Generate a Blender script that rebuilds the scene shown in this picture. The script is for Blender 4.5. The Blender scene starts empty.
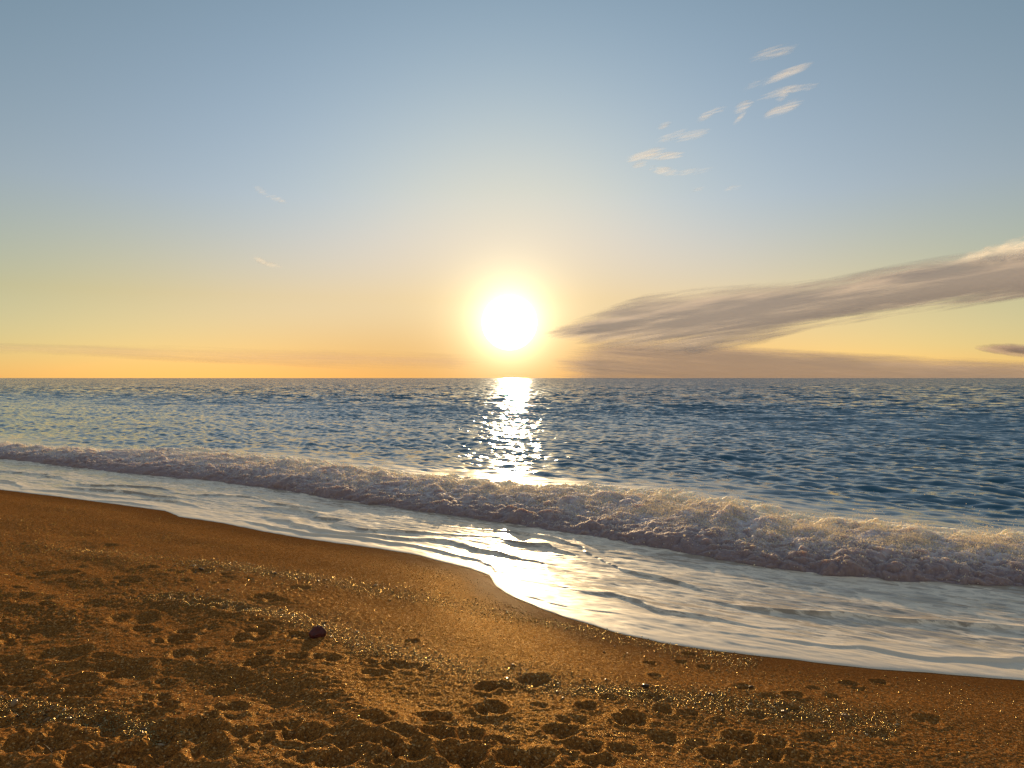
import bpy, math, random
import numpy as np
from math import radians as R

random.seed(7)
rng = np.random.default_rng(11)
scene = bpy.context.scene
col = scene.collection

# ------------------------------------------------------------------ camera
W_, H_ = 1024, 768
FPX = 773.0
CAM_Z = 2.2
HOR = 378.0
cam = bpy.data.cameras.new('camera')
cam.sensor_width = 36.0
cam.lens = 36.0 * FPX / W_
cam.clip_start = 0.05
cam.clip_end = 80000
cam_o = bpy.data.objects.new('camera', cam)
cam_o.location = (0, 0, CAM_Z)
PITCH = math.atan((384 - HOR) / FPX)
cam_o.rotation_euler = (R(90) - PITCH, 0, 0)
col.objects.link(cam_o)
scene.camera = cam_o

SUN_EL = math.atan(56 / FPX) + R(1.2)
SUN_AZ = math.atan(-2 / FPX)          # to the right is positive
SUN_DIR = np.array([math.sin(SUN_AZ) * math.cos(SUN_EL), math.cos(SUN_AZ) * math.cos(SUN_EL), math.sin(SUN_EL)])

# ------------------------------------------------------------------ numpy noise
_perm = np.random.default_rng(3).permutation(4096)
def _hash(*ii):
    h = np.zeros_like(ii[0])
    for i in ii:
        h = _perm[(h + i) & 4095]
    return h
_ang = np.random.default_rng(4).uniform(0, 2 * np.pi, 4096)
_gx, _gy = np.cos(_ang), np.sin(_ang)
def perlin2(x, y, seed=0):
    xi = np.floor(x).astype(np.int64); yi = np.floor(y).astype(np.int64)
    xf = x - xi; yf = y - yi
    u = xf * xf * xf * (xf * (xf * 6 - 15) + 10); v = yf * yf * yf * (yf * (yf * 6 - 15) + 10)
    sd = np.full_like(xi, seed * 131)
    def g(ix, iy, dx, dy):
        h = _hash(sd, ix, iy)
        return _gx[h] * dx + _gy[h] * dy
    a = g(xi, yi, xf, yf); b = g(xi + 1, yi, xf - 1, yf)
    c = g(xi, yi + 1, xf, yf - 1); d = g(xi + 1, yi + 1, xf - 1, yf - 1)
    return (a + (b - a) * u + ((c + (d - c) * u) - (a + (b - a) * u)) * v) * 1.4
_g3 = np.random.default_rng(5).normal(size=(4096, 3)); _g3 /= np.linalg.norm(_g3, axis=1)[:, None]
def perlin3(x, y, z, seed=0):
    xi = np.floor(x).astype(np.int64); yi = np.floor(y).astype(np.int64); zi = np.floor(z).astype(np.int64)
    xf = x - xi; yf = y - yi; zf = z - zi
    f = lambda t: t * t * t * (t * (t * 6 - 15) + 10)
    u, v, w = f(xf), f(yf), f(zf)
    sd = np.full_like(xi, seed * 131)
    def g(a, b, c):
        h = _hash(sd, xi + a, yi + b, zi + c)
        G = _g3[h]
        return G[..., 0] * (xf - a) + G[..., 1] * (yf - b) + G[..., 2] * (zf - c)
    def lerp(p, q, t): return p + (q - p) * t
    x00 = lerp(g(0,0,0), g(1,0,0), u); x10 = lerp(g(0,1,0), g(1,1,0), u)
    x01 = lerp(g(0,0,1), g(1,0,1), u); x11 = lerp(g(0,1,1), g(1,1,1), u)
    return lerp(lerp(x00, x10, v), lerp(x01, x11, v), w) * 1.4
def fbm2(x, y, octs=4, seed=0, gain=.5):
    r = 0; a = 1
    for o in range(octs):
        r = r + a * perlin2(x * 2 ** o, y * 2 ** o, seed + o); a *= gain
    return r
def sstep(a, b, x):
    t = np.clip((x - a) / (b - a), 0, 1)
    return t * t * (3 - 2 * t)

# ------------------------------------------------------------------ shore coordinates
NX, NY = 0.5741, 0.8188        # towards the sea
UX, UY = 0.8188, -0.5741       # along the shore, to the right
S0 = 6.7                       # mean waterline
ZW0 = 0.09
def st(x, y): return x * NX + y * NY, x * UX + y * UY
def xy(s, t): return s * NX + t * UX, s * NY + t * UY
def sand_base(s):
    # gentle foreshore, flattening inland, falling away under the water
    up = S0 - s
    land = ZW0 + 0.085 * np.clip(up, 0, None) - 0.0028 * np.clip(up - 3, 0, 12) ** 2
    sea = ZW0 - 0.085 * (s - S0) - 0.004 * np.clip(s - S0, 0, None) ** 1.5
    return np.where(up >= 0, land, np.maximum(sea, -6))
def water_base(s):
    return ZW0 * np.exp(-np.clip(s - S0, -1.2, None) / 1.1)

def unproject(px, py, zfun):
    dx = (np.asarray(px, float) - 512) / FPX; dz = -(np.asarray(py, float) - HOR) / FPX
    lo = np.full(dx.shape, .5); hi = np.full(dx.shape, 400.)
    for _ in range(60):
        m = (lo + hi) / 2
        s, t = st(dx * m, m)
        below = CAM_Z + dz * m < zfun(s)
        hi = np.where(below, m, hi); lo = np.where(below, lo, m)
    return dx * hi, hi

# waterline and breaker measured along the shore
wl = np.array([(0,490),(60,497),(120,505),(165,511),(180,517),(220,523),(260,531),(300,538),(340,544),(380,549),(420,556),(445,563),(470,569),(488,576),(496,587),(512,597),(540,609),(580,622),(620,634),(660,643),(700,649),(760,657),(820,664),(880,670),(940,675),(1024,681)], float)
x_, y_ = unproject(wl[:, 0], wl[:, 1], sand_base)
ws, wt = st(x_, y_)
o_ = np.argsort(wt); ws, wt = ws[o_], wt[o_]
def ext(tk, vk, L, Rr, lv, rv):
    return np.concatenate([[L], tk, [Rr]]), np.concatenate([[lv], vk, [rv]])
wtk, wsk = ext(wt, ws, -120, 60, ws[0] + .6, ws[-1] - .2)
def waterline(t):
    return np.interp(t, wtk, wsk) + 0.022 * perlin2(t * 1.7, t * 0 + 3.3, 21) + 0.012 * perlin2(t * 5.1, t * 0 + 7.3, 22)

wb = np.array([(0,459),(60,466),(100,471),(160,477),(220,482),(280,490),(330,500),(380,506),(440,515),(500,523),(560,532),(620,543),(680,553),(740,564),(800,573),(860,579),(920,583),(1024,588)], float)
wc = np.array([(0,443),(50,447),(100,450),(150,449),(200,454),(250,459),(300,463),(350,472),(400,476),(450,480),(500,485),(560,488),(620,492),(680,502),(740,512),(800,520),(860,528),(920,532),(960,536),(1024,540)], float)
x_, y_ = unproject(wb[:, 0], wb[:, 1], lambda s: s * 0 + 0.01)
bs, bt = st(x_, y_); o_ = np.argsort(bt); bs, bt = bs[o_], bt[o_]
btk, bsk = ext(bt, bs, -120, 60, bs[0] + .5, bs[-1] + .5)
def wave_toe(t):
    return np.interp(t, btk, bsk) + 0.06 * perlin2(t * .9, t * 0 + 1.3, 31) + 0.035 * perlin2(t * 2.7, t * 0 + 5.3, 32)
HC = .245
x_, y_ = unproject(wc[:, 0], wc[:, 1], lambda s: s * 0 + HC)
cs, ct = st(x_, y_)
o_ = np.argsort(ct); cs, ct = cs[o_], ct[o_]
cds = np.clip(cs - np.interp(ct, btk, bsk), .8, 3.2)
ctk, cdk = ext(ct, cds, -120, 60, 2.4, 1.0)
def crest_ds(t): return np.interp(t, ctk, cdk) * (1 + .10 * perlin2(t * .5, t * 0 + 8.3, 33))
def crest_h(t):
    return .74 * HC * (1 + .30 * perlin2(t * .45, t * 0 + 2.1, 34) + .22 * perlin2(t * 1.3, t * 0 + 4.7, 35) + .10 * perlin2(t * 3.4, t * 0 + 4.7, 36))
cz = cds
print('waterline s', ws.min(), ws.max(), 'toe s', bs.min(), bs.max(), 'crest ds', cz.min(), cz.max())

# ------------------------------------------------------------------ mesh helpers
def mesh_np(name, verts, faces, mat=None, smooth=True, attrs=None, parent=None):
    me = bpy.data.meshes.new(name)
    verts = np.asarray(verts, np.float32); faces = np.asarray(faces, np.int32)
    k = faces.shape[1]
    me.vertices.add(len(verts)); me.vertices.foreach_set('co', verts.ravel())
    me.loops.add(faces.size); me.loops.foreach_set('vertex_index', faces.ravel())
    me.polygons.add(len(faces)); me.polygons.foreach_set('loop_start', np.arange(len(faces), dtype=np.int32) * k)
    if smooth: me.polygons.foreach_set('use_smooth', np.ones(len(faces), bool))
    for an, av in (attrs or {}).items():
        a = me.attributes.new(an, 'FLOAT', 'POINT'); a.data.foreach_set('value', np.asarray(av, np.float32).ravel())
    me.update(calc_edges=True); me.validate()
    if mat: me.materials.append(mat)
    o = bpy.data.objects.new(name, me)
    col.objects.link(o)
    if parent: o.parent = parent
    return o
def grid_faces(n, m, keep=None):
    i = np.arange((n - 1) * (m - 1)); r = i // (m - 1); c = i % (m - 1)
    a = r * m + c
    f = np.stack([a, a + 1, a + m + 1, a + m], 1)
    if keep is not None:
        kk = keep.ravel()
        f = f[kk[f].all(1)]
    return f
def compact(v, f, attrs=None):
    used = np.zeros(len(v), bool); used[f.ravel()] = True
    idx = np.cumsum(used) - 1
    return v[used], idx[f], {k: a.ravel()[used] for k, a in (attrs or {}).items()}
def tag(o, label=None, cat=None, group=None, kind=None):
    if label: o['label'] = label
    if cat: o['category'] = cat
    if group: o['group'] = group
    if kind: o['kind'] = kind
    return o

# ------------------------------------------------------------------ material helpers
class NT:
    def __init__(s, mat):
        s.t = mat.node_tree if hasattr(mat, 'node_tree') else mat
    def n(s, typ, **kw):
        nd = s.t.nodes.new(typ)
        for k, v in kw.items():
            if k.startswith('i_'): nd.inputs[k[2:].replace('_', ' ')].default_value = v
            else: setattr(nd, k, v)
        return nd
    def l(s, a, b): s.t.links.new(a, b)
    def math(s, op, a, b=None, clamp=False):
        nd = s.t.nodes.new('ShaderNodeMath'); nd.operation = op; nd.use_clamp = clamp
        for i, v in enumerate((a, b)):
            if v is None: continue
            if isinstance(v, (int, float)): nd.inputs[i].default_value = v
            else: s.l(v, nd.inputs[i])
        return nd.outputs[0]
    def vmath(s, op, a, b=None, sc=None):
        nd = s.t.nodes.new('ShaderNodeVectorMath'); nd.operation = op
        for i, v in enumerate((a, b)):
            if v is None: continue
            if isinstance(v, (tuple, list)): nd.inputs[i].default_value = v
            else: s.l(v, nd.inputs[i])
        if sc is not None:
            if isinstance(sc, (int, float)): nd.inputs['Scale'].default_value = sc
            else: s.l(sc, nd.inputs['Scale'])
        return nd.outputs['Value'] if op in ('DOT_PRODUCT', 'LENGTH') else nd.outputs[0]
    def ramp(s, fac, lo, hi, a=0., b=1.):
        nd = s.t.nodes.new('ShaderNodeMapRange'); nd.interpolation_type = 'SMOOTHSTEP'
        s.l(fac, nd.inputs[0])
        for i, v in enumerate((lo, hi, a, b)): nd.inputs[i + 1].default_value = v
        return nd.outputs[0]
    def noise(s, vec, scale, detail=2., rough=.5, dist=0.):
        nd = s.t.nodes.new('ShaderNodeTexNoise'); s.l(vec, nd.inputs['Vector'])
        nd.inputs['Scale'].default_value = scale; nd.inputs['Detail'].default_value = detail
        nd.inputs['Roughness'].default_value = rough; nd.inputs['Distortion'].default_value = dist
        return nd
    def mix(s, fac, a, b):
        nd = s.t.nodes.new('ShaderNodeMix'); nd.data_type = 'RGBA'
        if isinstance(fac, (int, float)): nd.inputs[0].default_value = fac
        else: s.l(fac, nd.inputs[0])
        for i, v in ((6, a), (7, b)):
            if isinstance(v, (tuple, list)): nd.inputs[i].default_value = (*v[:3], 1)
            else: s.l(v, nd.inputs[i])
        return nd.outputs[2]
    def attr(s, name):
        nd = s.t.nodes.new('ShaderNodeAttribute'); nd.attribute_name = name
        return nd.outputs['Fac']
    def mapping(s, vec, rot=(0, 0, 0), scale=(1, 1, 1), loc=(0, 0, 0)):
        if any(rot):
            r_ = s.t.nodes.new('ShaderNodeMapping'); s.l(vec, r_.inputs[0]); r_.inputs['Rotation'].default_value = rot
            vec = r_.outputs[0]
        nd = s.t.nodes.new('ShaderNodeMapping'); s.l(vec, nd.inputs[0])
        nd.inputs['Scale'].default_value = scale; nd.inputs['Location'].default_value = loc
        return nd.outputs[0]
def new_mat(name):
    m = bpy.data.materials.new(name); m.use_nodes = True
    m.node_tree.nodes.clear()
    t = NT(m)
    out = t.n('ShaderNodeOutputMaterial')
    return m, t, out

# ------------------------------------------------------------------ world
world = bpy.data.worlds.new('World'); scene.world = world; world.use_nodes = True
world.node_tree.nodes.clear()
t = NT(world)
wo = t.n('ShaderNodeOutputWorld'); bg = t.n('ShaderNodeBackground')
sky = t.n('ShaderNodeTexSky', sky_type='NISHITA')
sky.sun_disc = False
sky.sun_elevation = SUN_EL; sky.sun_rotation = SUN_AZ
sky.air_density = 1.0; sky.dust_density = 0.6; sky.ozone_density = 2.2; sky.altitude = 0
tc = t.n('ShaderNodeTexCoord')
GLARE = np.array([(509.5 - 512) / FPX, 1.0, (HOR - 322.5) / FPX]); GLARE /= np.linalg.norm(GLARE)
d = t.vmath('DOT_PRODUCT', tc.outputs['Generated'], tuple(GLARE))
ang = t.math('ARCCOSINE', t.math('MINIMUM', d, 1.0))
# the glare of air and dust close round the low sun, and the shoulder of a hazy bright sky
g1 = t.math('MULTIPLY', t.math('EXPONENT', t.math('MULTIPLY', ang, -1 / R(1.25))), 24.)
g2 = t.math('MULTIPLY', t.math('EXPONENT', t.math('MULTIPLY', ang, -1 / R(5.2))), 2.4)
halo = t.vmath('ADD', t.vmath('SCALE', (1.0, .93, .6), sc=g1), t.vmath('SCALE', (1.0, .80, .42), sc=g2))
lum = t.math('MULTIPLY', t.vmath('DOT_PRODUCT', sky.outputs[0], (.25, .65, .1)), .191)
den = t.math('ADD', t.math('MULTIPLY', t.math('POWER', lum, 1.6), .55), 1.0)
sx = t.n('ShaderNodeSeparateXYZ'); t.l(tc.outputs['Generated'], sx.inputs[0])
cr = t.n('ShaderNodeValToRGB'); t.l(sx.outputs['Z'], cr.inputs[0])
els = [(0., (.5, .485, .5)), (.035, (.5, .475, .45)), (.10, (.53, .43, .32)), (.22, (.53, .45, .42)), (.44, (.495, .465, .41)), (.57, (.68, .58, .50)), (.75, (1.0, .82, .70))]
cr.color_ramp.elements[0].position = els[0][0]; cr.color_ramp.elements[0].color = (*els[0][1], 1)
cr.color_ramp.elements[1].position = els[-1][0]; cr.color_ramp.elements[1].color = (*els[-1][1], 1)
for p, c in els[1:-1]:
    e = cr.color_ramp.elements.new(p); e.color = (*c, 1)
base = t.vmath('MULTIPLY', t.vmath('SCALE', sky.outputs[0], sc=t.math('DIVIDE', 2.0, den)), cr.outputs[0])
zm = t.math('MULTIPLY', t.ramp(sx.outputs['Z'], .10, .24), t.ramp(ang, R(12), R(38), 1., 0.))
base = t.vmath('MULTIPLY', base, t.mix(zm, (1, 1, 1), (.73, .98, 1.21)))
lm = t.math('MULTIPLY', t.ramp(sx.outputs['Z'], .12, .24, 1., 0.), t.ramp(ang, R(6), R(30), 1., 0.))
lmc = t.mix(t.ramp(sx.outputs['Z'], .03, .10), (.80, .84, 1.02), (.78, .96, 1.38))
base = t.vmath('MULTIPLY', base, t.mix(lm, (1, 1, 1), lmc))
rear = t.ramp(sx.outputs['Y'], .55, -.35)
base = t.vmath('MULTIPLY', base, t.mix(rear, (1, 1, 1), (2.3, 1.62, 1.28)))
tot = t.vmath('ADD', base, halo)
t.l(tot, bg.inputs[0]); bg.inputs[1].default_value = 0.15
t.l(bg.outputs[0], wo.inputs[0])

# ------------------------------------------------------------------ sun lamp
sl = bpy.data.lights.new('sun_lamp', 'SUN'); sl.energy = 5.0; sl.angle = R(0.53); sl.color = (1.0, .70, .36)
so = bpy.data.objects.new('sun_lamp', sl); col.objects.link(so)
from mathutils import Vector
so.rotation_euler = Vector(SUN_DIR).to_track_quat('Z', 'Y').to_euler()

scene.view_settings.view_transform = 'Standard'
scene.view_settings.look = 'None'
scene.view_settings.exposure = 0.35
scene.view_settings.gamma = 1.0
scene.cycles.use_denoising = True
scene.cycles.max_bounces = 6
scene.cycles.transparent_max_bounces = 24
scene.cycles.sample_clamp_indirect = 6
#--REST--
# ================================================================== SAND
def az_cols(n, lim, dense):
    """azimuths: dense over the seen part, coarse for the rest"""
    a = np.linspace(-lim, lim, n)
    if dense is not None:
        rest = np.linspace(lim, np.pi, dense)[1:]
        a = np.concatenate([-rest[::-1], a, rest])
    return a

prints_px = [(740,739,30,1),(775,745,26,.7),(720,756,34,1),(746,757,26,.8),(768,756,30,.9),(799,757,24,.8),(720,722,16,.6),(756,716,22,.7),(630,722,32,.9),
  (586,708,22,.8),(655,700,18,.7),(664,712,20,.8),(650,664,13,.7),(656,678,15,.7),(690,655,14,.6),(682,663,12,.6),(705,668,14,.6),(525,764,58,1),(465,760,44,1),(436,738,34,1),
  (440,718,26,.9),(470,735,30,.8),(384,745,28,.8),(490,711,30,.9),(487,690,24,.8),(535,683,30,.8),(500,688,26,.8),(408,757,40,.9),(300,733,42,1),(285,726,30,.7),(258,741,22,.6),(180,738,62,1),
  (146,756,54,1),(205,752,40,.8),(80,693,32,.8),(15,677,34,.9),(155,697,26,.7),(255,667,24,.8),(296,662,22,.8),(230,735,36,.7),(100,725,40,.5),(850,685,18,.6),(880,683,16,.6),(790,711,22,.6),
  (795,698,20,.7),(745,690,20,.6),(835,700,16,.5),(40,748,60,.8),(90,762,50,.8),(340,758,40,.8),(375,722,22,.6),(330,700,24,.4),(120,668,40,.6),(60,655,44,.6),(190,655,36,.5),(40,630,40,.5),
  (130,620,40,.5),(90,605,36,.4),(170,600,30,.45),(230,610,30,.4),(30,600,34,.4),(250,640,34,.5),(215,690,26,.4),(300,640,30,.5),(560,735,34,.8),(585,752,38,.8),(610,700,18,.6),(690,715,20,.6),(820,740,28,.5),
  (880,735,26,.4),(930,722,24,.35),(700,745,22,.5),(665,740,30,.5),(540,708,20,.5),(20,725,50,.5),(60,575,30,.3),(200,572,24,.3),(120,580,26,.3),(860,690,12,.5),(815,690,14,.5),(770,700,18,.5)]
pp = np.array(prints_px, float)
fx, fy = unproject(pp[:, 0], pp[:, 1], sand_base)
PRINTS = []
for (px, py, w, dep), X, Y in zip(prints_px, fx, fy):
    L = w / FPX * math.hypot(X, Y) * 1.05
    PRINTS.append((X, Y, L * .5, L * random.uniform(.42, .62), random.uniform(-.5, .5), dep * min(.05, .2 * L)))
# more trampled hollows, up the beach to the left, beside and behind the viewer
tx = np.concatenate([rng.uniform(-60, 420, 70), rng.uniform(380, 640, 20), rng.uniform(-40, 300, 30)]); ty = np.concatenate([rng.uniform(620, 775, 70), rng.uniform(715, 775, 20), rng.uniform(570, 640, 30)])
for X, Y in zip(*unproject(tx, ty, sand_base)):
    L = random.uniform(.10, .23)
    PRINTS.append((X, Y, L * .5, L * random.uniform(.34, .52), random.uniform(-.9, .9), random.uniform(.35, 1.0) * .026))
for k in range(420):
    s = random.uniform(-6, 5.2); tt = random.uniform(-22, 9)
    if random.random() < sstep(2.4, 5.2, s): continue
    X, Y = xy(s, tt)
    if Y > 2.2 and abs(X) < Y * .7 and (X > -.3 * Y or random.random() < .3): continue
    L = random.uniform(.14, .34)
    PRINTS.append((X, Y, L * .5, L * random.uniform(.3, .5), random.uniform(0, 3.14), random.uniform(.25, .9) * .03))

def sand_detail(x, y):
    s, t_ = st(x, y)
    z = sand_base(s)
    dist = waterline(t_) - s                     # metres up from the water's edge
    dry = sstep(.25, 2.4, dist)
    trampled = sstep(1.2, 3.2, dist + .5 * perlin2(x * .5, y * .5, 40))
    z = z + .035 * perlin2(x * .35, y * .35, 41) * sstep(.5, 3, dist)
    z = z + (.012 + .020 * trampled) * dry * perlin2(s * 2.0 + 5, t_ * 1.1, 42)
    r1 = perlin2(s * 5.6, t_ * 2.6, 43); r2 = perlin2(x * 9.7, y * 9.7, 44)
    z = z + trampled * (.0055 * (np.abs(r1) - .3) + .003 * r2)
    patch = sstep(-.05, .5, perlin2(s * 1.3, t_ * .45, 45) + .3 * perlin2(s * 3.1, t_ * 1.6, 46))
    z = z + dry * (.004 + .007 * patch * trampled) * perlin2(x * 19, y * 19, 47)
    z = z + dry * (.0024 + .004 * patch) * perlin2(x * 41, y * 41, 48) + .0012 * dry * perlin2(x * 83, y * 83, 49)
    # small scarps left by earlier swashes, along the shore
    for (so_, dz, wgt) in ((1.05, .014, 7), (2.6, .024, 9), (4.1, .026, 8)):
        ed = dist - so_ - .22 * perlin2(t_ * .5, t_ * 0 + so_, 50) - .07 * perlin2(t_ * 2.1, t_ * 0 + so_, 51)
        z = z + dz * np.exp(-(ed * wgt * .5) ** 2) * sstep(-.3, .4, perlin2(t_ * .42, t_ * 0 + so_ * 3, 52) + .25)
    for (X, Y, a, b, ro, dep) in PRINTS:
        R_ = 2.6 * max(a, b)
        m_ = (np.abs(x - X) < R_) & (np.abs(y - Y) < R_)
        if not m_.any(): continue
        dx = x[m_] - X; dy = y[m_] - Y
        c_, s_ = math.cos(ro), math.sin(ro)
        lx = (dx * c_ + dy * s_) / a; ly = (-dx * s_ + dy * c_) / b
        q = np.sqrt((lx / .60 - .55) ** 2 + ly ** 2)                      # ball of the foot
        q2 = np.sqrt((lx / .46 + 1.05) ** 2 + (ly / .78) ** 2)            # heel
        kq = np.clip(.5 + .5 * (q2 - q) / .5, 0, 1)
        q = q2 + (q - q2) * kq - .25 * kq * (1 - kq)
        q = q + .17 * perlin2(x[m_] * 7, y[m_] * 7, 53) + .07 * perlin2(x[m_] * 21, y[m_] * 21, 54)
        z[m_] += -dep * (1 - sstep(.15, 1.15, q)) + .30 * dep * np.exp(-((q - 1.35) / .35) ** 2)
    return z, dist

azs = az_cols(1150, R(43), 60)
rows = CAM_Z - .62                                  # eye above the sand
ypx = np.linspace(800, 400, 760)                    # one row per half pixel or so
rr = np.concatenate([np.linspace(.25, 2.6, 14), rows * FPX / (ypx - HOR), np.geomspace(58, 600, 14)])
rr = np.sort(rr)
RR, AA = np.meshgrid(rr, azs, indexing='ij')
gx = (RR * np.sin(AA)).ravel(); gy = (RR * np.cos(AA)).ravel()
gs, gt = st(gx, gy)
gz, gdist = sand_detail(gx, gy)
keep = (gs < 16) | (RR.ravel() > 40)
sv = np.stack([gx, gy, gz], 1)
sf = grid_faces(len(rr), len(azs), keep)
v_, f_, a_ = compact(sv, sf, {'dist': gdist})

sand_m, t, out = new_mat('coarse_brown_sand')
geo = t.n('ShaderNodeNewGeometry'); P = geo.outputs['Position']
dist = t.attr('dist')
n1 = t.noise(P, 900, 1.); n2 = t.noise(P, 190, 2.); n3 = t.noise(P, 2.2, 4., .6); n4 = t.noise(P, 45, 3., .6)
c = t.mix(t.ramp(n2.outputs[0], .35, .68), (.18, .064, .013), (.44, .176, .034))
c = t.mix(t.ramp(n4.outputs[0], .40, .70, .0, .7), c, (.055, .022, .008))
vg = t.n('ShaderNodeTexVoronoi'); t.l(P, vg.inputs['Vector']); vg.inputs['Scale'].default_value = 120
vs_ = t.n('ShaderNodeSeparateColor'); t.l(vg.outputs['Color'], vs_.inputs[0])
c = t.mix(t.ramp(vs_.outputs[0], .6, .95, 0., .65), c, (.045, .019, .009))
c = t.mix(t.ramp(vs_.outputs[1], .86, .98, 0., .6), c, (.62, .38, .16))
c = t.mix(t.ramp(n3.outputs[0], .40, .70, 0., .4), c, (.19, .075, .018))
spk = t.ramp(n1.outputs[0], .66, .74)
c = t.mix(t.math('MULTIPLY', spk, .6), c, (.62, .46, .27))
wet = t.ramp(t.math('ADD', dist, t.math('MULTIPLY', t.math('SUBTRACT', n3.outputs[0], .5), .5)), .05, .75, 1., 0.)
c = t.mix(t.math('MULTIPLY', wet, .7), c, (.13, .052, .014))
bs_ = t.n('ShaderNodeBsdfPrincipled'); bs_.inputs['IOR'].default_value = 1.33; bs_.inputs['Specular Tint'].default_value = (1, .7, .3, 1)
t.l(c, bs_.inputs['Base Color'])
rg = t.ramp(n2.outputs[0], .3, .7, .42, .75)
wm = t.n('ShaderNodeMix', data_type='FLOAT'); t.l(wet, wm.inputs[0]); t.l(rg, wm.inputs[2]); wm.inputs[3].default_value = .5
t.l(wm.outputs[0], bs_.inputs['Roughness'])
t.l(t.math('MULTIPLY', spk, .2), bs_.inputs['Specular IOR Level'])
# grains: every grain tilts its own way
vor = t.n('ShaderNodeTexVoronoi'); t.l(P, vor.inputs['Vector']); vor.inputs['Scale'].default_value = 230
gr = t.vmath('SUBTRACT', vor.outputs['Color'], (.5, .5, .5))
gr2 = t.vmath('SUBTRACT', n4.outputs[1], (.5, .5, .5))
amp = t.n('ShaderNodeMix', data_type='FLOAT'); t.l(wet, amp.inputs[0]); amp.inputs[2].default_value = .75; amp.inputs[3].default_value = .12
amp2 = t.n('ShaderNodeMix', data_type='FLOAT'); t.l(wet, amp2.inputs[0]); amp2.inputs[2].default_value = .9; amp2.inputs[3].default_value = .12
nn = t.vmath('ADD', geo.outputs['Normal'], t.vmath('ADD', t.vmath('SCALE', gr, sc=amp.outputs[0]), t.vmath('SCALE', gr2, sc=amp2.outputs[0])))
nn = t.vmath('NORMALIZE', nn)
t.l(nn, bs_.inputs['Normal'])
# the clear iron stained grains among the dull ones
gl = t.n('ShaderNodeBsdfGlossy'); gl.inputs['Color'].default_value = (.95, .60, .16, 1); gl.inputs['Roughness'].default_value = .42
t.l(nn, gl.inputs['Normal'])
gm = t.n('ShaderNodeMixShader'); t.l(t.math('MULTIPLY', t.math('ADD', t.math('MULTIPLY', spk, .17), .006), t.ramp(wet, 0., 1., 1., .12)), gm.inputs[0]); t.l(bs_.outputs[0], gm.inputs[1]); t.l(gl.outputs[0], gm.inputs[2])
t.l(gm.outputs[0], out.inputs[0])
sand = mesh_np('sand_beach', v_, f_, sand_m, True, a_)
tag(sand, 'brown trampled sand beach sloping down to the water', 'beach', kind='structure')

# ================================================================== SEA
def ocean_tile(N, L, bands, seed, spread=4.5):
    """random sea tile split into wavelength bands; rms slope of each band is 1"""
    g = np.random.default_rng(seed)
    k1 = np.fft.fftfreq(N, L / N) * 2 * np.pi
    kx, ky = np.meshgrid(k1, k1, indexing='ij')
    k = np.hypot(kx, ky); k[0, 0] = 1e-9
    lam = 2 * np.pi / k
    di = np.array([-NX, -NY]) ; di = np.array([di[0] * .9 - UX * .25, di[1] * .9 - UY * .25]); di /= np.linalg.norm(di)
    cs_ = (kx * di[0] + ky * di[1]) / k
    D = np.abs(cs_) ** spread * np.where(cs_ > 0, 1, .12) + .03
    tiles = []
    for lo, hi in bands:
        S = np.where((lam >= lo) & (lam < hi), D * k ** -2., 0)
        A = np.sqrt(S) * (g.normal(size=(N, N)) + 1j * g.normal(size=(N, N)))
        A[0, 0] = 0
        h = np.fft.ifft2(A).real
        H = np.fft.fft2(h)
        sx_ = np.fft.ifft2(1j * kx * H).real; sy_ = np.fft.ifft2(1j * ky * H).real
        q = 1 / math.sqrt((sx_ ** 2 + sy_ ** 2).mean())
        dx_ = np.fft.ifft2(-1j * kx / k * H).real; dy_ = np.fft.ifft2(-1j * ky / k * H).real
        tiles.append((h * q, dx_ * q, dy_ * q))
    return tiles
def tsample(tile, L, x, y):
    N = tile[0].shape[0]
    fx = np.mod(x / L * N, N); fy = np.mod(y / L * N, N)
    i = fx.astype(int); j = fy.astype(int); u = fx - i; v = fy - j
    u = u * u * (3 - 2 * u) * .5 + u * .5; v = v * v * (3 - 2 * v) * .5 + v * .5
    i1 = (i + 1) % N; j1 = (j + 1) % N; i %= N; j %= N
    return [(a[i, j] * (1 - u) + a[i1, j] * u) * (1 - v) + (a[i, j1] * (1 - u) + a[i1, j1] * u) * v for a in tile]
T1 = (83.0, ocean_tile(768, 83.0, ((.9, 2.2), (2.2, 5.5), (5.5, 25.)), 8))
T2 = (17.3, ocean_tile(512, 17.3, ((.22, .45), (.45, .9)), 9))
WAVES = [  # tile, band, rms slope, representative wavelength
    (T1, 2, .028, 9.), (T1, 1, .050, 3.3), (T1, 0, .070, 1.4), (T2, 1, .17, .62), (T2, 0, .17, .31)]

sea_az = np.concatenate([np.linspace(-R(88), -R(43), 60)[:-1], np.linspace(-R(43), R(43), 1150), np.linspace(R(43), R(88), 60)[1:]])
ypx = np.concatenate([np.linspace(600, 396, 900), np.linspace(396, 379.2, 150)[1:]])
sr = CAM_Z * FPX / (ypx - HOR); sr = np.concatenate([sr, np.geomspace(sr[-1] * 1.25, 30000, 14)])
dr = np.gradient(sr)
SR, SA = np.meshgrid(sr, sea_az, indexing='ij')
DR = np.repeat(dr[:, None], len(sea_az), 1)
ox = (SR * np.sin(SA)).ravel(); oy = (SR * np.cos(SA)).ravel(); odr = DR.ravel(); odist = SR.ravel()
os_, ot_ = st(ox, oy)
toe = wave_toe(ot_); ds = os_ - toe
dq = ds / crest_ds(ot_); dcr = ds - crest_ds(ot_)
calm = .16 + .84 * sstep(.6, 5.5, dcr + .5 * perlin2(ot_ * .6, os_ * .6, 61))
gust = .8 + .35 * perlin2(ox * .03, oy * .05, 62) + .15 * perlin2(ox * .11, oy * .19, 63)
oz = np.zeros_like(ox); ddx = np.zeros_like(ox); ddy = np.zeros_like(ox)
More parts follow.
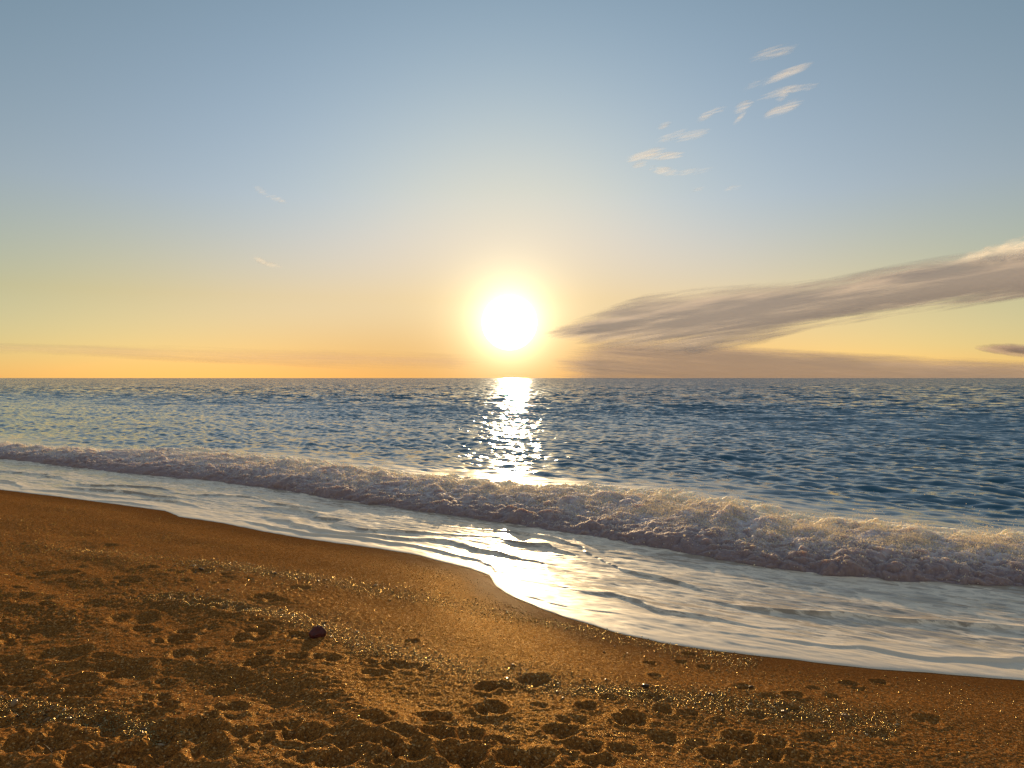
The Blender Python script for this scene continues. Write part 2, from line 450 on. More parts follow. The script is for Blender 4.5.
for (L, tl), b, sl_, lam in WAVES:
    w_ = sstep(.28, .75, lam / np.maximum(odr * 1.2, odist * R(86) / 1150 * 1.2))
    mm = w_ > .001
    h, dx, dy = tsample(tl[b], L, ox[mm], oy[mm])
    A = sl_ * w_[mm] * calm[mm] * gust[mm]
    oz[mm] += h * A; ddx[mm] += dx * A * .95; ddy[mm] += dy * A * .95
back = np.interp(dq, [-1, .6, 1.0, 1.25, 1.6, 2.1, 3, 4.5], [0, .6, .84, .80, .52, .2, -.08, 0])
oz = oz + back * crest_h(ot_) - .05 * (1 - sstep(1.15, 1.6, dq))
ox2 = ox + ddx; oy2 = oy + ddy
keep = dq > .8
ov, of, oa = compact(np.stack([ox2, oy2, oz], 1), grid_faces(len(sr), len(sea_az), keep), {'ds': dcr, 'off': odist})

sea_m, t, out = new_mat('sea_water')
geo = t.n('ShaderNodeNewGeometry'); P = geo.outputs['Position']
dsn = t.attr('ds')
rot = math.atan2(UY, UX)
Ps = t.mapping(P, rot=(0, 0, -rot), scale=(.55, 1., 1.))
r1 = t.noise(Ps, 4.5, 2.5, .6); r2 = t.noise(Ps, 1.1, 2., .6); r3 = t.noise(Ps, .16, 3., .6)
off = t.ramp(dsn, 12., 70.)
near = t.ramp(dsn, .5, 5.)
zz = (.5, .5, .5)
v1 = t.vmath('SCALE', t.vmath('SUBTRACT', r1.outputs[1], zz), sc=t.math('ADD', t.math('MULTIPLY', near, .55), .06))
v2 = t.vmath('SCALE', t.vmath('SUBTRACT', r2.outputs[1], zz), sc=t.math('ADD', t.math('MULTIPLY', off, 2.3), .06))
v3 = t.vmath('SCALE', t.vmath('SUBTRACT', r3.outputs[1], zz), sc=t.math('MULTIPLY', off, .6))
vs = t.vmath('ADD', t.vmath('ADD', v1, v2), v3)
vs = t.vmath('MULTIPLY', vs, (.34, 1, 0))
# what one sees of a far choppy sea is mostly the wave faces turned to the shore
lee = t.vmath('SCALE', (-NX * .5, -NY, 0), sc=t.math('MULTIPLY', t.ramp(dsn, 3., 40.), .22))
nn = t.vmath('NORMALIZE', t.vmath('ADD', geo.outputs['Normal'], t.vmath('ADD', vs, lee)))
water = t.n('ShaderNodeBsdfPrincipled')
water.inputs['Base Color'].default_value = (.020, .088, .135, 1)
water.inputs['Roughness'].default_value = .08
water.inputs['IOR'].default_value = 1.333
t.l(nn, water.inputs['Normal'])
foam = t.n('ShaderNodeBsdfPrincipled')
foam.inputs['Base Color'].default_value = (.62, .60, .55, 1); foam.inputs['Roughness'].default_value = .55
t.l(nn, foam.inputs['Normal'])
fn = t.noise(Ps, 1.3, 5., .62, .6)
fo = t.math('ADD', t.math('MULTIPLY', t.ramp(dsn, .2, 5.5, 1., 0.), .75), t.math('MULTIPLY', t.math('SUBTRACT', fn.outputs[0], .5), 1.5))
fo = t.ramp(fo, .12, .75, 0., .62)
mx = t.n('ShaderNodeMixShader'); t.l(fo, mx.inputs[0]); t.l(water.outputs[0], mx.inputs[1]); t.l(foam.outputs[0], mx.inputs[2])
t.l(mx.outputs[0], out.inputs[0])
sea = mesh_np('sea_water', ov, of, sea_m, True, oa)
tag(sea, 'dark blue choppy sea reaching to the horizon', 'sea', kind='structure')

# ================================================================== SWASH (shallow foamy water running up the sand)
def tcoords():
    ts = [-75.]
    tt = -75.
    while tt < 16:
        d_ = max(5., abs(tt) * .95 if tt < 0 else 5.)
        tt += d_ * .0017 if -27 < tt < 3 else .12
        ts.append(tt)
    return np.array(ts)
TT = tcoords()
ns = 260
fr = np.linspace(0, 1, ns) ** 1.25
TTg, FR = np.meshgrid(TT, fr, indexing='ij')
swl = waterline(TTg); stoe = wave_toe(TTg) + .45
SS = swl + (stoe - swl) * FR
wz = water_base(SS)
dist_in = SS - swl
# rounded leading lip, then thin sheet with low ridges left by crossing swashes
lip = .009 * (1 - np.exp(-np.clip(dist_in, 0, None) / .035))
warp = .35 * perlin2(TTg * .55, SS * .9, 71) + .12 * perlin2(TTg * 1.9, SS * 2.3, 72)
ph = dist_in + warp - .1 * TTg * .35
ridge = np.zeros_like(SS)
for c0, w0, h0, sd in ((.55, .05, .026, 73), (1.1, .06, .036, 74), (1.65, .06, .034, 75), (2.2, .06, .028, 76)):
    q = (ph - c0 - .25 * perlin2(TTg * .35, TTg * 0 + c0, sd)) / w0
    prof = np.where(q < 0, np.exp(-(q / .55) ** 2), np.exp(-(q / 2.2) ** 2))
    ridge += h0 * prof * sstep(-.35, .35, perlin2(TTg * .5, TTg * 0 + 9 + c0, sd + 5))
rip = .006 * perlin2(TTg * 2.6, SS * 7.5, 81) + .0034 * perlin2(TTg * 7, SS * 17, 82) + .008 * perlin2(TTg * 1.1, SS * 2.4, 83)
edge = sstep(0, .25, dist_in)
sb_ = sand_base(SS) + .002
wz = sb_ + np.clip(wz - sb_, 0, None) * sstep(.1, 1.6, dist_in) + lip + (ridge + rip) * edge - .012 * (FR < .0001)
wX, wY = xy(SS, TTg)
swash_m, t, out = new_mat('swash_foam')
geo = t.n('ShaderNodeNewGeometry'); P = geo.outputs['Position']
din = t.attr('din')
Ps = t.mapping(P, rot=(0, 0, -rot), scale=(.4, 1., 1.))
f1 = t.noise(Ps, 1.5, 6., .62, 1.0); f2 = t.noise(Ps, 9., 4., .65, .5); f3 = t.noise(P, 60., 2.)
fo = t.math('ADD', t.math('MULTIPLY', f1.outputs[0], .75), t.math('MULTIPLY', f2.outputs[0], .35))
vor = t.n('ShaderNodeTexVoronoi', feature='DISTANCE_TO_EDGE'); vor.inputs['Scale'].default_value = 5.5
wv = t.vmath('ADD', Ps, t.vmath('SCALE', t.vmath('SUBTRACT', f2.outputs[1], (.5, .5, .5)), sc=.22)); t.l(wv, vor.inputs['Vector'])
lace = t.ramp(vor.outputs['Distance'], .0, .16, 1., 0.)
fo = t.math('ADD', t.ramp(fo, .40, .72, .0, .85), t.math('MULTIPLY', lace, t.ramp(f1.outputs[0], .3, .6, .15, .75)), True)
fo = t.math('MAXIMUM', fo, .32)
fo = t.math('MAXIMUM', fo, t.math('MULTIPLY', t.ramp(t.math('ADD', din, t.math('MULTIPLY', t.math('SUBTRACT', f1.outputs[0], .5), 1.6)), .5, 1.3, 1., 0.), .86))
lipf = t.ramp(din, .0, .10, 1., 0.)
fo = t.math('MAXIMUM', fo, t.math('MULTIPLY', lipf, .85))
sub = t.vmath('SCALE', t.vmath('SUBTRACT', f2.outputs[1], (.5, .5, .5)), sc=.15)
sub2 = t.vmath('SCALE', t.vmath('SUBTRACT', f3.outputs[1], (.5, .5, .5)), sc=.05)
nn = t.vmath('NORMALIZE', t.vmath('ADD', geo.outputs['Normal'], t.vmath('MULTIPLY', t.vmath('ADD', sub, sub2), (1, 1, 0))))
wat = t.n('ShaderNodeBsdfPrincipled')
wat.inputs['Base Color'].default_value = (.13, .08, .045, 1); wat.inputs['Roughness'].default_value = .11; wat.inputs['IOR'].default_value = 1.333
t.l(nn, wat.inputs['Normal'])
fm = t.n('ShaderNodeBsdfPrincipled'); fm.inputs['Base Color'].default_value = (.84, .70, .53, 1); fm.inputs['Roughness'].default_value = .5
fm.inputs['Coat Weight'].default_value = .07; fm.inputs['Coat Roughness'].default_value = .2; fm.inputs['Specular IOR Level'].default_value = .12
t.l(nn, fm.inputs['Normal'])
mx = t.n('ShaderNodeMixShader'); t.l(fo, mx.inputs[0]); t.l(wat.outputs[0], mx.inputs[1]); t.l(fm.outputs[0], mx.inputs[2])
t.l(mx.outputs[0], out.inputs[0])
swash = mesh_np('swash_water', np.stack([wX.ravel(), wY.ravel(), wz.ravel()], 1), grid_faces(len(TT), ns)[:, ::-1], swash_m, True, {'din': dist_in.ravel()})
tag(swash, 'thin sheet of pale foamy water running up the sand', 'shallow water', kind='structure')

# ================================================================== BREAKING WAVE
prof_ds = np.array([-.04, 0, .05, .12, .26, .5, .75, 1.0, 1.25, 1.55, 1.9])
prof_z = np.array([-.3, .12, .46, .64, .75, .86, .95, 1.0, .92, .66, .34])
NV = 190
vv = np.linspace(0, 1, NV)
seg = np.hypot(np.diff(prof_ds) * 1.4, np.diff(prof_z) * .4); cl = np.concatenate([[0], np.cumsum(seg)]); cl /= cl[-1]
pds = np.interp(vv, cl, prof_ds); pz = np.interp(vv, cl, prof_z)
ker = np.ones(13) / 13
sm = lambda a: np.convolve(np.pad(a, 6, mode='edge'), ker, 'valid')
pds, pz = sm(pds), sm(pz)
TW = TT[(TT > -60)]
TG, VG = np.meshgrid(TW, vv, indexing='ij')
hc = crest_h(TG)
wid = 1 + .18 * perlin2(TG * .7, TG * 0 + 6, 93)
S_ = wave_toe(TG) + np.interp(VG, vv, pds) * wid * crest_ds(TG)
Z_ = np.interp(VG, vv, pz) * hc
# outward normals of the profile
nds = np.gradient(Z_, axis=1); nzz = np.gradient(S_, axis=1)
ln = np.hypot(nds, nzz) + 1e-9
n_s, n_z = -nds / ln, nzz / ln
amp = np.interp(VG, [0, .06, .2, .5, .75, .88, 1], [.25, .6, .85, 1.0, 1.05, .8, .15])
amp = amp * (.75 + .5 * sstep(-.4, .5, perlin2(TG * .8, S_ * .8, 90)))
wx_ = .10 * perlin3(TG * 3, S_ * 3, Z_ * 3, 87); wy_ = .10 * perlin3(TG * 3, S_ * 3, Z_ * 3, 88)
TGw, Sw = TG + wx_, S_ + wy_
c1 = np.abs(perlin3(TGw * 1.9, Sw * 2.6, Z_ * 3.2, 94)); c2 = np.abs(perlin3(TGw * 4.6, Sw * 5.6, Z_ * 6, 95))
c3 = np.abs(perlin3(TGw * 11, Sw * 13, Z_ * 13, 96)); c4 = perlin3(TG * 26, S_ * 26, Z_ * 26, 97); c5 = perlin3(TG * 55, S_ * 55, Z_ * 55, 98)
tuft = np.clip(perlin3(TG * 3.2, S_ * 1.8, Z_ * 0, 86), 0, 1) ** 1.5 * np.interp(VG, [0, .3, .6, .85, 1], [0, .2, 1, .7, 0])
disp = amp * (.11 * (c1 - .28) + .085 * (c2 - .24) + .034 * (c3 - .2) + .009 * c4 + .005 * c5)
Z_ = Z_ + .16 * tuft
S_ = S_ + n_s * disp + .03 * amp * perlin3(TG * 7, S_ * 7, Z_ * 7, 99)
Z_ = Z_ + n_z * disp
wvX, wvY = xy(S_, TG)
foam_m, t, out = new_mat('breaker_foam')
geo = t.n('ShaderNodeNewGeometry'); P = geo.outputs['Position']
a1 = t.noise(P, 55, 4., .65); a2 = t.noise(P, 7, 4., .6)
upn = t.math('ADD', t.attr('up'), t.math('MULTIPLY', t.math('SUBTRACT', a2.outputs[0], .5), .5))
fc = t.mix(t.ramp(a2.outputs[0], .35, .65), (.40, .325, .33), (.56, .485, .475))  # mauve of the shaded wave face put into the foam colour
fc = t.mix(t.ramp(upn, .12, .48, 1., 0.), fc, (.26, .19, .185))     # churned sand and painted shade darken the foot of the roll
fc = t.mix(t.ramp(upn, .52, .82), fc, (.86, .73, .54))  # sunlit gold of the crest painted into the upper foam
nn = t.vmath('NORMALIZE', t.vmath('ADD', geo.outputs['Normal'], t.vmath('SCALE', t.vmath('SUBTRACT', a1.outputs[1], (.5, .5, .5)), sc=1.1)))
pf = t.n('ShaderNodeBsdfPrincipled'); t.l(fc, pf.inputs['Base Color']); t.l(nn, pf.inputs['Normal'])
pf.inputs['Roughness'].default_value = .7; pf.inputs['Specular IOR Level'].default_value = .06
pf.subsurface_method = 'RANDOM_WALK'
pf.inputs['Subsurface Weight'].default_value = 1.; pf.inputs['Subsurface Radius'].default_value = (1., .80, .50); pf.inputs['Subsurface Scale'].default_value = .22
t.l(pf.outputs[0], out.inputs[0])
spray_m, t, out = new_mat('spray_drops')
df = t.n('ShaderNodeBsdfDiffuse'); df.inputs[0].default_value = (.86, .84, .82, 1)
tr = t.n('ShaderNodeBsdfTranslucent'); tr.inputs[0].default_value = (.94, .84, .66, 1)
mx = t.n('ShaderNodeMixShader'); mx.inputs[0].default_value = .72; t.l(df.outputs[0], mx.inputs[1]); t.l(tr.outputs[0], mx.inputs[2])
t.l(mx.outputs[0], out.inputs[0])
wave = bpy.data.objects.new('breaking_wave', None); col.objects.link(wave); wave.location = (0, 0, 0)
tag(wave, 'low white foaming breaker rolling in along the whole shore in front of the dark sea', 'wave')
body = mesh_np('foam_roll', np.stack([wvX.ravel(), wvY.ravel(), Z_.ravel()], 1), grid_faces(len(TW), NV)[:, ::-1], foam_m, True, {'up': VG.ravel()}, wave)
# torn foam and drops thrown up along the roll
def blobs(name, pos, rad, mat, parent=None, ico=None, stretch=None, smooth=False, colour=None):
    import bmesh
    bm = bmesh.new(); bmesh.ops.create_icosphere(bm, subdivisions=ico or 1, radius=1); bm.verts.ensure_lookup_table()
    bv = np.array([v.co for v in bm.verts]); bf = np.array([[v.index for v in f.verts] for f in bm.faces]); bm.free()
    n = len(pos); g = np.random.default_rng(len(pos))
    q = g.normal(size=(n, 4)); q /= np.linalg.norm(q, axis=1)[:, None]
    w, x, y, z = q.T
    Rm = np.stack([1-2*(y*y+z*z), 2*(x*y-z*w), 2*(x*z+y*w), 2*(x*y+z*w), 1-2*(x*x+z*z), 2*(y*z-x*w), 2*(x*z-y*w), 2*(y*z+x*w), 1-2*(x*x+y*y)], 1).reshape(n, 3, 3)
    sc = g.uniform(.55, 1.25, size=(n, 3)) * np.asarray(rad)[:, None]
    loc = bv[None] * (1 + g.uniform(-.18, .18, size=(n, len(bv), 1)))
    V = np.einsum('nij,nkj->nki', Rm, loc * sc[:, None, :])
    if stretch is not None: V = V * np.asarray(stretch)[None, None, :]
    V = V + np.asarray(pos)[:, None, :]
    F = bf[None] + (np.arange(n) * len(bv))[:, None, None]
    at = None
    if colour is not None: at = {'tone': np.repeat(colour, len(bv))}
    return mesh_np(name, V.reshape(-1, 3), F.reshape(-1, 3), mat, smooth, at, parent)
pv = np.stack([wvX, wvY, Z_], 2)
nspr = 260000
ii = rng.integers(0, len(TW), nspr * 3); visible_t = (TW[ii] > -26) & (TW[ii] < 3)
ii = ii[visible_t][:nspr]
vcr = float(np.interp(1.0, prof_ds, cl))
jj = np.clip((np.where(rng.random(len(ii)) < .55, rng.normal(vcr - .06, .10, len(ii)), rng.beta(3.2, 2.4, len(ii))) * NV).astype(int), 8, NV - 12)
clump = perlin2(TW[ii] * 2.2, pds[jj] * 3, 101) + .6 * perlin2(TW[ii] * 6, pds[jj] * 7, 102)
ok = clump > rng.uniform(-.5, .5, len(ii)); ii, jj = ii[ok], jj[ok]
base_p = pv[ii, jj]
up = rng.exponential(.022, len(ii)) * np.interp(vv[jj], [0, .2, .6, 1], [.2, .6, 1.7, .5])
up = up * (1 + 2.6 * np.clip(clump[ok], 0, 1.2) ** 2)
sp = base_p + np.stack([rng.normal(0, .012, len(ii)), rng.normal(0, .012, len(ii)), up], 1)
rad = rng.lognormal(math.log(.0030), .5, len(ii)).clip(.0015, .012) * np.where(up < .02, 1.5, .8)
spray = blobs('spray', sp, rad, spray_m, wave)
tag(spray, kind='stuff')

# ================================================================== SUN AND CLOUDS
def px_dir(px, py, D):
    return np.stack([(np.asarray(px, float) - 512) / FPX * D, np.full(np.shape(px), D, float), CAM_Z + (HOR - np.asarray(py, float)) / FPX * D], -1)
sun_m, t, out = new_mat('sun_glow')
em = t.n('ShaderNodeEmission'); em.inputs[0].default_value = (1, .93, .74, 1); em.inputs[1].default_value = 1.1
tp = t.n('ShaderNodeBsdfTransparent'); ad = t.n('ShaderNodeAddShader')
t.l(em.outputs[0], ad.inputs[0]); t.l(tp.outputs[0], ad.inputs[1]); t.l(ad.outputs[0], out.inputs[0])
import bmesh
bm = bmesh.new(); DS = 27000.
bmesh.ops.create_uvsphere(bm, u_segments=64, v_segments=32, radius=27.5 / FPX * DS)
me = bpy.data.meshes.new('sun'); bm.to_mesh(me); bm.free(); me.materials.append(sun_m)
for p in me.polygons: p.use_smooth = True
sun = bpy.data.objects.new('sun', me); sun.location = tuple(px_dir(509.5, 322.5, DS)); col.objects.link(sun)
tag(sun, 'blazing white low sun just above the sea horizon', 'sun')

def cloud_mat(name, rot, along, across, amp, gain, thr, dens, trans=.5, tint=(.86, .84, .84), seed=0., fine=1., soft=.9, fw=.35):
    m, t, out = new_mat(name)
    tc = t.n('ShaderNodeTexCoord')
    oi = t.n('ShaderNodeObjectInfo')
    cx_ = t.n('ShaderNodeCombineXYZ')
    t.l(t.math('MULTIPLY', oi.outputs['Random'], 37.), cx_.inputs[0]); t.l(t.math('MULTIPLY', oi.outputs['Random'], 91.), cx_.inputs[2])
    mp = t.mapping(t.vmath('ADD', tc.outputs['Object'], cx_.outputs[0]), scale=(1, .25, 1), loc=(seed, seed * .7, seed * .3))
    mp = t.mapping(mp, rot=(0, rot, 0), scale=(along, 1., across))
    n = t.noise(mp, 1.0, 7., .62, .35); n2 = t.noise(mp, 4.3 * fine, 5., .65, .3)
    e = t.attr('dens')
    nz = t.math('ADD', t.math('MULTIPLY', t.math('SUBTRACT', n.outputs[0], .5), amp), t.math('MULTIPLY', t.math('SUBTRACT', n2.outputs[0], .5), amp * fw))
    a = t.math('ADD', t.math('MULTIPLY', e, gain), nz)
    a = t.ramp(a, thr, thr + soft, 0., dens)
    a = t.math('MULTIPLY', a, t.ramp(e, .0, .35))
    df = t.n('ShaderNodeBsdfDiffuse'); df.inputs[0].default_value = (*tint, 1)
    tr = t.n('ShaderNodeBsdfTranslucent'); tr.inputs[0].default_value = (*tint, 1)
    mx = t.n('ShaderNodeMixShader'); mx.inputs[0].default_value = trans; t.l(df.outputs[0], mx.inputs[1]); t.l(tr.outputs[0], mx.inputs[2])
    tp = t.n('ShaderNodeBsdfTransparent')
    mo = t.n('ShaderNodeMixShader'); t.l(a, mo.inputs[0]); t.l(tp.outputs[0], mo.inputs[1]); t.l(mx.outputs[0], mo.inputs[2])
    t.l(mo.outputs[0], out.inputs[0])
    return m
def cloud(label, pts, D, thick, mat, nx=120, nj=28, cat='cloud', group=None):
    """pts: (x, top y, bottom y) along the cloud in degrees-as-pixels, or several such filaments; closed lenses at distance D"""
    fils = pts if isinstance(pts[0], list) else [pts]
    VV, FF, DD = [], [], []
    for kf, fil in enumerate(fils):
        p = np.array(fil, float)
        u = np.linspace(0, 1, nx); uk = np.linspace(0, 1, len(p))
        X = np.interp(u, uk, p[:, 0]); A = np.interp(u, uk, p[:, 1]); B = np.interp(u, uk, p[:, 2])
        th = np.linspace(0, 2 * np.pi, nj * 2, endpoint=False)
        cx = X[:, None] + 0 * th; mid = ((A + B) / 2)[:, None]; half = ((B - A) / 2)[:, None]
        tap = np.sqrt(np.clip(np.minimum(u, 1 - u) / .12, 0, 1))[:, None]
        Pw = px_dir(cx, mid - half * np.cos(th)[None], D + kf * thick * .9)
        Pw[..., 1] += np.sin(th)[None] * thick * tap * .5
        endf = np.clip(np.minimum(u, 1 - u) / (.10 if len(fils) == 1 and nx > 100 else .3), 0, 1)[:, None]
        dens = (1 - np.abs(np.cos(th)[None]) ** 2.0) * endf ** .8
        n2 = nj * 2
        i = np.arange((nx - 1) * n2); r = i // n2; c_ = i % n2; c2 = (c_ + 1) % n2
        FF.append(np.stack([r * n2 + c_, r * n2 + c2, (r + 1) * n2 + c2, (r + 1) * n2 + c_], 1) + kf * nx * n2)
        VV.append(Pw.reshape(-1, 3)); DD.append((dens + 0 * cx).ravel())
    Pw = np.concatenate(VV); org = Pw.mean(0)
    # kilometres inside the object so that its own coordinates stay small
    o = mesh_np('cloud', (Pw - org) / 1000., np.concatenate(FF), mat, True, {'dens': np.concatenate(DD)})
    o.location = tuple(org); o.scale = (1000, 1000, 1000)
    tag(o, label, cat, group)
    return o
bank_m = cloud_mat('cloud_bank_vapour', R(9), .24, 3.8, 2.9, 1.25, .14, .84, .46, (.66, .63, .66), 1., .8, .9)
cloud('long grey brown cloud streak rising to the right from beside the sun', [(540,332,342),(590,312,349),(640,294,354),(700,286,356),(760,282,346),(820,278,330),(880,266,322),(940,255,314),(1000,246,306),(1070,234,300),(1160,220,288),(1260,216,270)], 13000, 1500, bank_m, 240, 40)
low_m = cloud_mat('low_cloud_vapour', R(-3), .22, 4., 2.0, 1.2, .20, .72, .34, (.62, .54, .54), 3., .8, 1.0)
cloud('flat brown cloud band low over the right hand horizon under the long streak', [(540,348,384),(620,336,396),(690,338,402),(760,344,402),(850,350,400),(940,355,398),(1030,358,398),(1150,360,398)], 15500, 1200, low_m, 200, 36)
faint_m = cloud_mat('faint_cloud_vapour', R(-2), .30, 6., 1.5, 1.0, .35, .26, .40, (.66, .52, .50), 5., 1., 1.1)
cloud('faint mauve cloud line low over the left hand horizon', [(-60,343,356),(20,341,356),(120,343,361),(220,345,366),(320,346,371),(420,349,373),(490,354,371)], 16000, 900, faint_m, 200, 30)
puff_m = cloud_mat('puff_vapour', R(18), 1.6, 4.0, 2.6, 1.1, .40, .55, .62, (.86, .84, .82), 7., 1., .9)
cloud('small cream puff on top of the long grey streak at the right', [(935,262,274),(970,250,270),(1000,237,266),(1030,232,262),(1080,230,256)], 12500, 700, puff_m, 80, 30)
dark_m = cloud_mat('dark_wisp_vapour', R(-6), .8, 4., 1.6, 1.3, .30, .8, .3, (.60, .50, .52), 9.)
cloud('small dark cloud sliver by itself low over the sea at far right', [(974,343,349),(1000,342,355),(1030,343,360),(1070,347,360),(1100,352,359)], 14500, 600, dark_m, 60)
wisp_m = cloud_mat('wisp_vapour', R(17), 1.3, 13., 4.6, 1.0, .38, .32, .55, (.9, .88, .88), 11., .8, 1.7, .6)
def fil(x0, y0, x1, y1, h, bend=0.):
    return [(x0 + (x1 - x0) * k / 5, y0 + (y1 - y0) * k / 5 - h * math.sin(math.pi * (k + .5) / 6) + bend * math.sin(math.pi * k / 5), y0 + (y1 - y0) * k / 5 + h * math.sin(math.pi * (k + .5) / 6) + bend * math.sin(math.pi * k / 5)) for k in range(6)]
W = [('topmost thin white wisp of the scattered wisps high at right', [fil(744, 61, 800, 46, 6), fil(764, 56, 798, 50, 4)], 160),
('largest feathery white wisp high in the sky at right', [fil(736, 92, 782, 78, 7), fil(756, 86, 814, 63, 8), fil(752, 101, 800, 86, 6), fil(774, 100, 790, 94, 5), fil(756, 122, 806, 100, 8), fil(772, 92, 826, 86, 4)], 150),
('small white wisp left of the largest feathery wisp', [fil(730, 112, 754, 104, 6), fil(732, 125, 746, 113, 5)], 140),
('short slanting white wisp high in the sky between larger wisps', [fil(692, 122, 722, 108, 5), fil(706, 112, 732, 109, 3)], 140),
('ragged white wisp patch in the middle of the scattered wisps', [fil(652, 142, 690, 130, 6), fil(668, 141, 712, 131, 6), fil(654, 128, 672, 124, 3)], 150),
('pale wisp patch lowest but one of the scattered wisps', [fil(622, 161, 668, 150, 6), fil(640, 158, 690, 155, 4), fil(630, 167, 650, 163, 3)], 150),
('thin flat cream wisp lowest of the scattered wisps', [fil(646, 168, 684, 174, 5, 1), fil(668, 175, 718, 169, 4)], 150),
('faint little wisp alone under the scattered wisps', [fil(722, 190, 744, 187, 3), fil(684, 190, 708, 188, 2.5)], 130),
('tiny cream wisp alone in the upper left sky', [fil(252, 186, 272, 197, 6), fil(262, 194, 288, 202, 5)], 140),
('tiny cream wisp beneath the other lone wisp at left', [fil(252, 256, 268, 264, 5), fil(262, 264, 284, 267, 4)], 140)]
for lab, pts, th in W:
    cloud(lab, pts, 9000, th, wisp_m, 50, 20)

# ================================================================== PEBBLES AND DEBRIS ON THE SAND
def on_sand(px, py):
    x, y = unproject(px, py, sand_base)
    return x, y
def polyline_pts(poly, n, sd, g):
    p = np.array(poly, float)
    seg = np.hypot(np.diff(p[:, 0]), np.diff(p[:, 1])); cl = np.concatenate([[0], np.cumsum(seg)])
    u = g.uniform(0, cl[-1], n)
    return np.interp(u, cl, p[:, 0]), np.interp(u, cl, p[:, 1]) + g.normal(0, 1, n) * sd
bx, by = on_sand([190, 260, 330, 400, 460, 520, 600, 680, 760], [562, 571, 581, 595, 606, 618, 633, 648, 664])
upper = np.stack([bx, by], 1)
bx, by = on_sand([150, 220, 280, 330, 370, 430, 500, 560, 640, 720, 820, 900], [596, 607, 615, 631, 648, 662, 677, 690, 696, 704, 716, 730])
lower = np.stack([bx, by], 1)
bx, by = on_sand([-40, 0, 60, 130, 165], [697, 706, 715, 728, 738]); near_line = np.stack([bx, by], 1)
bx, by = on_sand([0, 90, 180, 250, 310], [545, 553, 562, 572, 590]); far_line = np.stack([bx, by], 1)
def sample_line(L, n, wid, g):
    seg = np.hypot(*np.diff(L, axis=0).T); cl = np.concatenate([[0], np.cumsum(seg)])
    u = g.uniform(0, cl[-1], n)
    x = np.interp(u, cl, L[:, 0]); y = np.interp(u, cl, L[:, 1])
    o = g.normal(0, wid, n) * (1 + .6 * perlin2(u * 1.3, u * 0 + 2, 111))
    return x + NX * o, y + NY * o
def zsand(x, y):
    return sand_detail(np.array(x, float), np.array(y, float))[0]
g = np.random.default_rng(77)
peb_m, t, out = new_mat('wet_pebble')
oi = t.n('ShaderNodeObjectInfo'); geo = t.n('ShaderNodeNewGeometry')
cr = t.n('ShaderNodeValToRGB')
def tone_nodes(t, fac):
    cr = t.n('ShaderNodeValToRGB'); t.l(fac, cr.inputs[0])
    E = [(0, (.012, .008, .006)), (.3, (.05, .024, .012)), (.55, (.16, .075, .03)), (.8, (.27, .14, .06)), (1., (.50, .36, .20))]
    cr.color_ramp.elements[0].color = (*E[0][1], 1); cr.color_ramp.elements[1].color = (*E[-1][1], 1)
    for p, c in E[1:-1]:
        e = cr.color_ramp.elements.new(p); e.color = (*c, 1)
    return cr.outputs[0]
pn = t.noise(geo.outputs['Position'], 160, 3.)
pc = t.mix(t.ramp(pn.outputs[0], .3, .7, 0., .4), tone_nodes(t, oi.outputs['Random']), (.07, .04, .025))
pb = t.n('ShaderNodeBsdfPrincipled'); t.l(pc, pb.inputs['Base Color']); pb.inputs['Roughness'].default_value = .26; pb.inputs['Specular IOR Level'].default_value = .2; pb.inputs['Specular Tint'].default_value = (1, .75, .4, 1)
t.l(pb.outputs[0], out.inputs[0])
grit_m, t, out = new_mat('gravel_grit')
pb = t.n('ShaderNodeBsdfDiffuse'); t.l(tone_nodes(t, t.attr('tone')), pb.inputs[0])
gl = t.n('ShaderNodeBsdfGlossy'); gl.inputs['Color'].default_value = (.95, .68, .28, 1); gl.inputs['Roughness'].default_value = .26
gm = t.n('ShaderNodeMixShader'); gm.inputs[0].default_value = .25; t.l(pb.outputs[0], gm.inputs[1]); t.l(gl.outputs[0], gm.inputs[2])
t.l(gm.outputs[0], out.inputs[0])

# loose grit: too fine to count
gxs, gys, grad, gtone = [], [], [], []
def add_grit(x, y, lo, hi, ta, tb):
    n = len(x); gxs.append(x); gys.append(y); grad.append(g.lognormal(math.log(lo), .4, n).clip(lo * .5, hi)); gtone.append(g.beta(ta, tb, n))
x, y = sample_line(upper, 8000, .13, g); add_grit(x, y, .0032, .009, 1.6, 1.3)
x, y = sample_line(lower, 11000, .12, g); add_grit(x, y, .0032, .010, 1.2, 1.4)
x, y = sample_line(near_line, 2600, .07, g); add_grit(x, y, .0032, .010, .8, 2.6)
x, y = sample_line(far_line, 2200, .25, g); add_grit(x, y, .004, .010, .9, 1.6)
# gritty ground between the lines
sx_ = g.uniform(2.0, 6.5, 110000); tx_ = g.uniform(-14, 4, 110000)
dn = perlin2(sx_ * 1.1, tx_ * .5, 112) + .5 * perlin2(sx_ * 3, tx_ * 2, 113)
kk = (dn > g.uniform(-.5, 1.0, 110000)) & (waterline(tx_) - sx_ > .18)
x, y = xy(sx_[kk], tx_[kk]); add_grit(x, y, .0026, .008, 1.2, 1.5)
sx_ = g.uniform(-1, 4.5, 14000); tx_ = g.uniform(-12, 4, 14000)
x, y = xy(sx_, tx_); kk = y > 1.5; add_grit(x[kk], y[kk], .0026, .007, .9, 1.9)
gxs, gys, grad, gtone = map(np.concatenate, (gxs, gys, grad, gtone))
print('grit', len(gxs))
gz_ = zsand(gxs, gys) + grad * .3
grit = blobs('gravel', np.stack([gxs, gys, gz_], 1), grad, grit_m, None, 1, (1, 1, .8), False, gtone)
tag(grit, 'fine dark and amber gravel strewn over the sand', 'gravel', kind='stuff')

